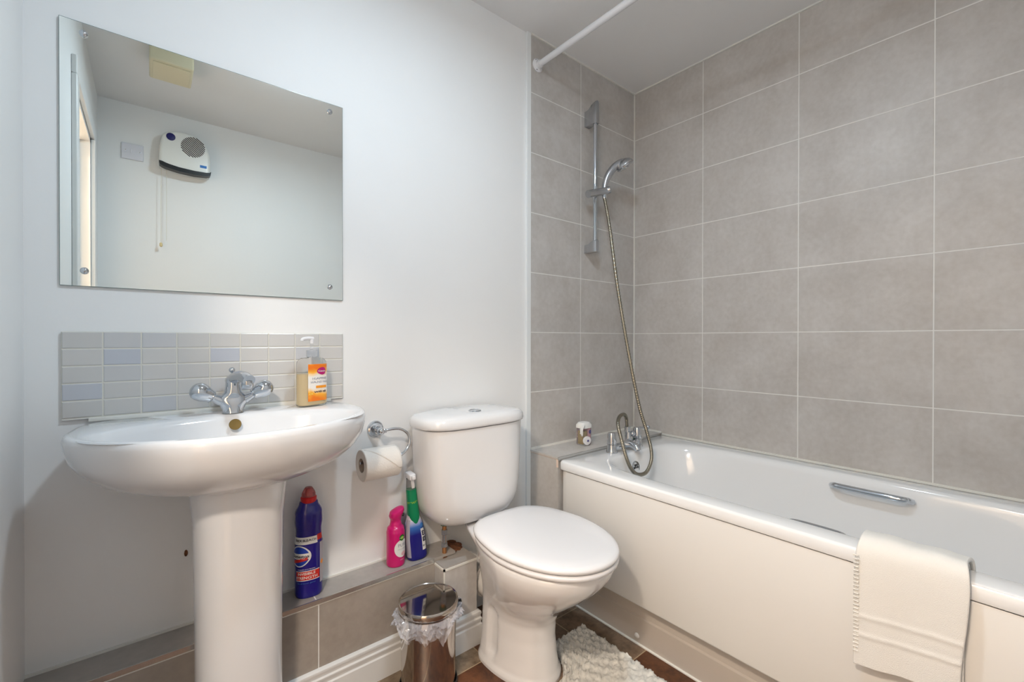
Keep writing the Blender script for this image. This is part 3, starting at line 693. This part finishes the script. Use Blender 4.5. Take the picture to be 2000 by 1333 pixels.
# shower rail, head, hose
sr = thing('shower_rail', 'chrome riser rail with a hand shower holder', 'shower rail', (-.377, -.008, 1.40))
RY = -.052
obj('rod', MB().tube([(0, RY, .055), (0, RY, .72)], .0095, 20), 'chrome', sr)
for z0_, z1_ in ((.632, .735), (.040, .095)):
    h_ = z1_-z0_
    prf = [(-.0155, 0), (.0155, 0), (.0165, .4), (.0150, .9), (.006, 1.0), (-.006, 1.0), (-.0150, .9), (-.0165, .4)]
    rings = [[(x*s_, y, z0_+hh*h_*k_+o_) for x, hh in prf] for y, s_, k_, o_ in ((0, 1.0, .75, .0), (-.02, .98, .78, .0), (RY+.012, .95, .95, 0), (RY-.004, .9, 1.0, 0), (RY-.014, .62, 1.0, 0))]
    obj('wall_bracket', MB().loft(rings), 'satin_chrome', sr, ang=45)
sl = obj('slider', MB().tube([(-.062, RY-.012, .292), (-.03, RY-.016, .302), (.0, RY-.020, .312), (.035, RY-.036, .322), (.046, RY-.052, .326)], lambda u: .0180-.002*u, 18, True, 5).lathe([(.0125, -.012), (.0145, -.010), (.0145, .012), (.0125, .014)], (.040, -.075, .318), (.15, .0, 1), 20), 'satin_chrome', sr)
HP = Vector((-.345, -.088, 1.712))
sh = thing('hand_shower', 'grey and chrome hand shower clipped in its holder', 'shower head', HP)
pts = [(0, 0, 0), (.002, -.001, .03), (.008, -.005, .062), (.020, -.015, .094), (.038, -.030, .122), (.058, -.046, .138), (.078, -.062, .143)]
obj('handle', MB().tube(pts, lambda u: .0115+.0055*min(1, u*2)+.006*max(0, u-.55), 20, True, 6), 'satin_chrome', sh)
hax = Vector((.42, -.36, -.83)).normalized(); hc = Vector((.072, -.058, .134))
obj('rose_shell', MB().lathe([(.006, -.020), (.022, -.018), (.034, -.009), (.041, .002), (.042, .009), (.038, .012), (0, .012)], hc, hax, 36), 'satin_chrome', sh)
obj('spray_plate', MB().lathe([(.035, .0115), (.034, .015), (.012, .016), (.010, .013), (0, .013)], hc, hax, 36), 'chrome', sh)
obj('hose_nut', MB().lathe([(.009, -.026), (.0105, -.012), (.0105, 0), (.0115, .004), (.0115, .010)], n=20), 'chrome', sh)
HO = [(-.345, -.088, 1.690), (-.346, -.105, 1.62), (-.347, -.125, 1.52), (-.352, -.16, 1.319), (-.351, -.19, 1.156), (-.347, -.22, .998), (-.343, -.25, .853), (-.334, -.275, .732), (-.325, -.30, .647), (-.321, -.32, .573), (-.340, -.335, .525), (-.392, -.345, .487), (-.453, -.345, .490), (-.491, -.34, .521), (-.511, -.33, .573), (-.511, -.31, .631), (-.494, -.28, .686), (-.438, -.245, .707), (-.358, -.21, .704), (-.314, -.190, .678), (-.304, -.186, .640)]
P = spline([Vector(p) for p in HO], 44); NP = len(P)
tot = 0; rings = []; nr = Vector((1, 0, 0)); m = MB()
for i in range(NP):
    T = (P[min(i+1, NP-1)]-P[max(i-1, 0)]).normalized(); nr = (nr-T*nr.dot(T)).normalized(); b = T.cross(nr)
    q = .0072+.0007*cos(i*2*pi/4)
    rings.append([P[i]+(nr*cos(2*pi*j/12)+b*sin(2*pi*j/12))*q for j in range(12)])
tag(obj('shower_hose', m.loft(rings), 'hose_metal', ang=80), 'ribbed bronze coloured shower hose looping into the bath', 'hose')

# shower curtain pole
cp = thing('curtain_pole', 'white shower curtain pole crossing under the ceiling', 'pole', (-.6935, -.008, 2.202))
obj('pole', MB().tube([(0, -.004, 0), (0, YF+.012, -.002)], .0127, 24), 'plastic_white', cp)
for yy, sg in ((0, -1), (YF+.010, 1)):
    fg = obj('flange', MB().lathe([(0, 0), (.0275, 0), (.028, .003), (.024, .006), (.017, .010), (.0155, .022), (.0, .022)], (0, yy, 0), (0, sg, 0), 32), 'plastic_white', cp)
    for q in range(3):
        a = R(90+120*q+40)
        obj('screw', MB().lathe([(0, .004), (.0035, .004), (.003, .0072), (0, .0066)], (.0215*cos(a), yy, .0215*sin(a)), (0, sg, 0), 10), 'black', fg)

# ------------------------------------------------------------------ jar on the bath ledge
jr = thing('gift_jar', 'small clear jar of bath trinkets tied with white ribbon', 'jar', (-.487, -.090, .5702)); jr.scale = (1.32, 1.2, 1.25)
obj('glass', MB().loft([rr2(.021, .019, 0, 4, 40), rr2(.0225, .0205, .003, 4, 40), rr2(.0225, .0205, .066, 4, 40), rr2(.018, .016, .074, 3, 40), rr2(.016, .014, .076, 2.5, 40)]), 'clear_plastic', jr)
obj('sponge_roll', MB().lathe([(.0, -.001), (.006, -.001), (.0145, .0005), (.0155, .004), (.0145, .008), (0, .009)], (-.008, -.0195, .018), (-.25, -1, 0), 24), 'plastic_white', jr)
obj('sponge_core', MB().lathe([(0, 0), (.0042, 0), (.0035, .0012), (0, .0012)], (-.0085, -.0288, .018), (-.25, -1, 0), 12), 'purple', jr)
obj('contents', MB().box((-.018, -.014, .003), (.002, .012, .050), .003), 'gold_liquid', jr)
obj('contents', MB().box((.003, -.015, .003), (.018, .013, .058), .003), 'label_pink', jr)
obj('purple_print', MB().lathe([(0, 0), (.007, 0), (0, .001)], (.0095, -.0206, .046), (.1, -1, 0), 14), 'purple', jr)
rb = MB(); random.seed(5)
rb.loft([rr2(.020, .018, .058, 4, 32), rr2(.0245, .0225, .060, 4, 32), rr2(.024, .022, .070, 4, 32), rr2(.018, .016, .079, 3, 32), rr2(.008, .008, .081, 2, 32)])
for k in range(5):
    a = random.uniform(-.4, .4); rb.tube([(-.015, -.018, .068), (-.024-.004*k, -.024, .072-.003*k), (-.034, -.026+.004*a, .058-.005*k), (-.040+.003*k, -.022, .046+.002*k)], .0022, 6, True, 3)
obj('ribbon_lid', rb, 'label_white', jr)

# ------------------------------------------------------------------ towel over the bath edge
tw = thing('hand_towel', 'folded white hand towel draped over the bath edge', 'towel', (-.735, -1.213, .56))
def sheet(path, y0, y1, wob, seed, slant, K=120, ny=40):
    random.seed(seed); P = spline([Vector((x, 0, z)) for x, z in path], K//(len(path)-1)+1); v = []; f = []; n = len(P)
    ph = [random.uniform(0, 6) for _ in range(6)]
    for i, p in enumerate(P):
        u = i/(n-1)
        for j in range(ny+1):
            w_ = j/ny; y = y0+(y1-y0)*w_
            hang = max(0, u-.35)/.65
            dx = wob*hang*(sin(w_*9+ph[0]+u*2)*.6+sin(w_*17+ph[1]-u*3)*.3)
            y += .006*hang*sin(u*6+ph[2])+.003*sin(u*11+ph[3])*(2*w_-1)
            z = p.z+slant(w_)*hang+.0015*sin(w_*14+ph[4])*(1-hang)
            for zb in (-.125, -.165):
                dx += -.0022*math.exp(-((p.z-zb)/.0035)**2)*(hang > .1)
            edge = min(w_, 1-w_)*ny
            v.append((p.x+dx, y, z))
    for i in range(n-1):
        for j in range(ny): q = i*(ny+1)+j; f.append((q, q+1, q+ny+2, q+ny+1))
    return MB().add(v, f)
def sl1(w_): return .010*w_-.016
fr = obj('front_fold', sheet([(.098, -.055), (.086, .0), (.070, .022), (.035, .030), (.004, .030), (-.014, .012), (-.020, -.03), (-.022, -.10), (-.023, -.17), (-.024, -.232)], .088, -.088, .0035, 3, lambda w_: -.016+.0*w_+.03*w_), 'towel', tw, ang=80)
s_ = fr.modifiers.new('s', 'SOLIDIFY'); s_.thickness = .0085; s_.offset = 0
ss_ = fr.modifiers.new('b', 'SUBSURF'); ss_.levels = 1; ss_.render_levels = 1
uf = obj('under_fold', sheet([(.080, -.050), (.068, .004), (.050, .0145), (.03, .0155), (.006, .0155), (-.0065, .004), (-.0095, -.03), (-.0105, -.10), (-.0110, -.17), (-.0115, -.240)], .083, -.084, .001, 9, lambda w_: -.010+.03*w_), 'towel', tw, ang=80)
s_ = uf.modifiers.new('s', 'SOLIDIFY'); s_.thickness = .006; s_.offset = 0
# woven border bands and stitched hem
m = MB(); 
for zz_, hh in ((-.150, .005), (-.195, .005)):
    v = []; f = []
    for j in range(25):
        w_ = j/24; v += [(-.0295, .082-.164*w_, zz_+.03*w_*.55), (-.0295, .082-.164*w_, zz_-hh+.03*w_*.55)]
    for j in range(24): f.append((2*j, 2*j+1, 2*j+3, 2*j+2))
    m.add(v, f)
m = MB()
for k in range(26):
    z = .0-.0085*k-.004; m.tube([(-.0275, .090, z), (-.0285, .080, z+.001)], .0016, 6)
obj('hem_stitching', m, 'towel_hem', tw)

# ------------------------------------------------------------------ bath mat
mt = thing('bath_mat', 'cream tufted cotton bath mat on the floor by the toilet', 'mat', (-1.0, -.62, 0), R(0))
# outline on the floor: back edge near the toilet, right edge parallel to the bath
def matpt(u, v_): # u along x, v along -y
    x0 = -.945+.03*v_; x1 = -.778-.012*v_+.0
    y0 = -.335; y1 = -1.0
    return Vector((x0-.21*0+(x1-x0)*u, y0+(y1-y0)*v_+.02*(1-u)*(1-v_)*0, 0))
NX, NY = 60, 150
v = []; f = []; random.seed(21)
for i in range(NY+1):
    for j in range(NX+1):
        u, w_ = j/NX, i/NY; xR_ = -.776-.006*w_; y = -.338-.66*w_; yy_ = (-y-.27)/.205; xL_ = -1.045+.117*sqrt(max(0, 1-yy_*yy_)) if yy_ < 1 else -1.045-.08*min(1, (yy_-1)/.5)
        e = min(u*NX, (1-u)*NX, w_*NY, (1-w_)*NY)
        x = xL_+(xR_-xL_)*u+random.uniform(-.0022, .0022); y += random.uniform(-.0022, .0022)
        z = .003 if e < .5 else (.014+.004*sin(u*40)*sin(w_*90)+random.uniform(-.003, .005))
        v.append((x+1.0, y+.62, z))
for i in range(NY):
    for j in range(NX): q = i*(NX+1)+j; f.append((q, q+1, q+NX+2, q+NX+1))
n0 = len(v)
pile = obj('pile', MB().add(v, f), 'mat_pile', mt, ang=80)
pile['kind'] = 'stuff'
obj('backing', MB().box((.07, -.33, .0005), (.215, .27, .003)), 'mat_pile', mt, smooth=False)

# ------------------------------------------------------------------ things seen in the mirror
ht = thing('fan_heater', 'white wall mounted fan heater seen in the mirror', 'heater', (-1.81, YF, 1.98))
out = [(-.107, .187), (-.087, .209), (-.041, .226), (.005, .228), (.053, .216), (.089, .191), (.109, .152), (.118, .110), (.118, .035), (.108, .006), (.04, .001), (-.03, .004), (-.087, .013), (-.116, .026), (-.120, .076), (-.116, .133)]
P = spline([Vector((x, 0, z)) for x, z in out+[out[0]]], 5)[:-1]
cxh, czh = 0, .115
def hring(k, y): return [(cxh+(p.x-cxh)*k, y, czh+(p.z-czh)*k) for p in P]
obj('casing', MB().loft([hring(.97, .0), hring(1.0, .004), hring(1.0, .062), hring(.985, .074), hring(.95, .081), hring(.85, .084)]), 'heater_white', ht, ang=50)
lo = [(-.1195, .040), (-.1165, .0225), (-.100, .013), (-.087, .009), (-.03, .000), (.04, -.003), (.100, .002), (.1165, .010), (.1195, .030)]
hi = [(-.1195, .0415), (-.105, .0400), (-.090, .0345), (-.075, .0305), (-.03, .0230), (.04, .0195), (.095, .0215), (.112, .0250), (.1195, .0315)]
rings = [[(l[0], .040, l[1]), (l[0], .0860, l[1]), (h_[0], .0860, h_[1]), (h_[0], .040, h_[1])] for l, h_ in zip(lo, hi)]
obj('outlet_slot', MB().loft(rings), 'black', ht)
obj('dial', MB().lathe([(0, 0), (.0205, 0), (.0205, .004), (.017, .006), (0, .006)], (-.067, .083, .184), (0, 1, 0), 28), 'label_navy', ht)
g_ = MB(); ga = R(-38)
for k in range(-6, 7):
    c_ = k*.0088; hl = .048*sqrt(max(0.02, 1-(c_/.058)**2))*1.15
    d_ = Vector((cos(ga), 0, sin(ga))); n_ = Vector((-sin(ga), 0, cos(ga))); o_ = Vector((.034, .0845, .152))+n_*c_
    a_, b_ = o_-d_*hl, o_+d_*hl
    g_.tube([a_, b_], .0025, 6)
obj('intake_grille', g_, 'black', ht)
obj('indicator', MB().lathe([(0, 0), (.0045, 0), (0, .003)], (-.107, .079, .070), (0, 1, 0), 12), 'red_neon', ht)
obj('rating_sticker', MB().box((.066, .0805, .045), (.098, .0845, .060)), 'ink_blue', ht)
obj('pull_cord', MB().tube([(-.108, .035, .02), (-.110, .035, -.18), (-.110, .035, -.405)], .0012, 6).tube([(-.085, .035, .02), (-.086, .035, -.39)], .0010, 6), 'cord', ht)
obj('cord_pull', MB().lathe([(.003, 0), (.007, .004), (.007, .018), (.003, .024)], (-.110, .035, -.428), (0, 0, 1), 14), 'cord_bob', ht)
sw = thing('switch_plate', 'white fused switch plate beside the heater seen in the mirror', 'switch', (-2.041, YF, 2.061))
obj('plate', MB().box((-.046, 0, -.043), (.046, .010, .043), .003), 'switch_white', sw)
for sx in (-.028, .032): obj('screw', MB().lathe([(0, 0), (.004, 0), (0, .001)], (sx, .010, .003), (0, 1, 0), 10), 'satin_chrome', sw)
obj('rocker', MB().box((-.009, .010, -.010), (-.001, .013, .012), .001), 'switch_white', sw)
ef = thing('extractor_fan', 'cream extractor fan box on the ceiling seen in the mirror', 'fan', (-1.893, -1.155, H))
obj('casing', MB().box((-.078, -.095, -.083), (.078, .095, 0), .008), 'cream_plastic', ef)
obj('inlet_plate', MB().box((-.066, -.080, -.087), (.066, .080, -.083), .002), 'cream_plastic', ef)
cl = thing('ceiling_light', 'round globe bulb in a flush ceiling fitting over the room', 'lamp', (LX, LY, H))
obj('base', MB().lathe([(0, 0), (.05, 0), (.05, -.012), (.022, -.018), (.020, -.024), (0, -.024)], n=40), 'plastic_white', cl)
obj('bulb', MB().sphere((0, 0, -.052), .030, 24), 'diffuser', cl)
for hx_, hy_, lb in ((-2.56, -1.80, 'round hall ceiling light nearer the end wall of the hall'), (-2.72, -1.26, 'added round hall fill light straight outside the open doorway')):  # the second fitting is added, it carries the hall fill
    hl = thing('hall_light', lb, 'lamp', (hx_, hy_, H))
    obj('base', MB().lathe([(0, 0), (.13, 0), (.13, -.075), (.125, -.075), (.125, -.01), (0, -.01)], n=40), 'plastic_white', hl)
    obj('diffuser', MB().lathe([(.125, -.07), (.12, -.078), (0, -.08)], n=40, cap0=False), 'hall_diffuser', hl)
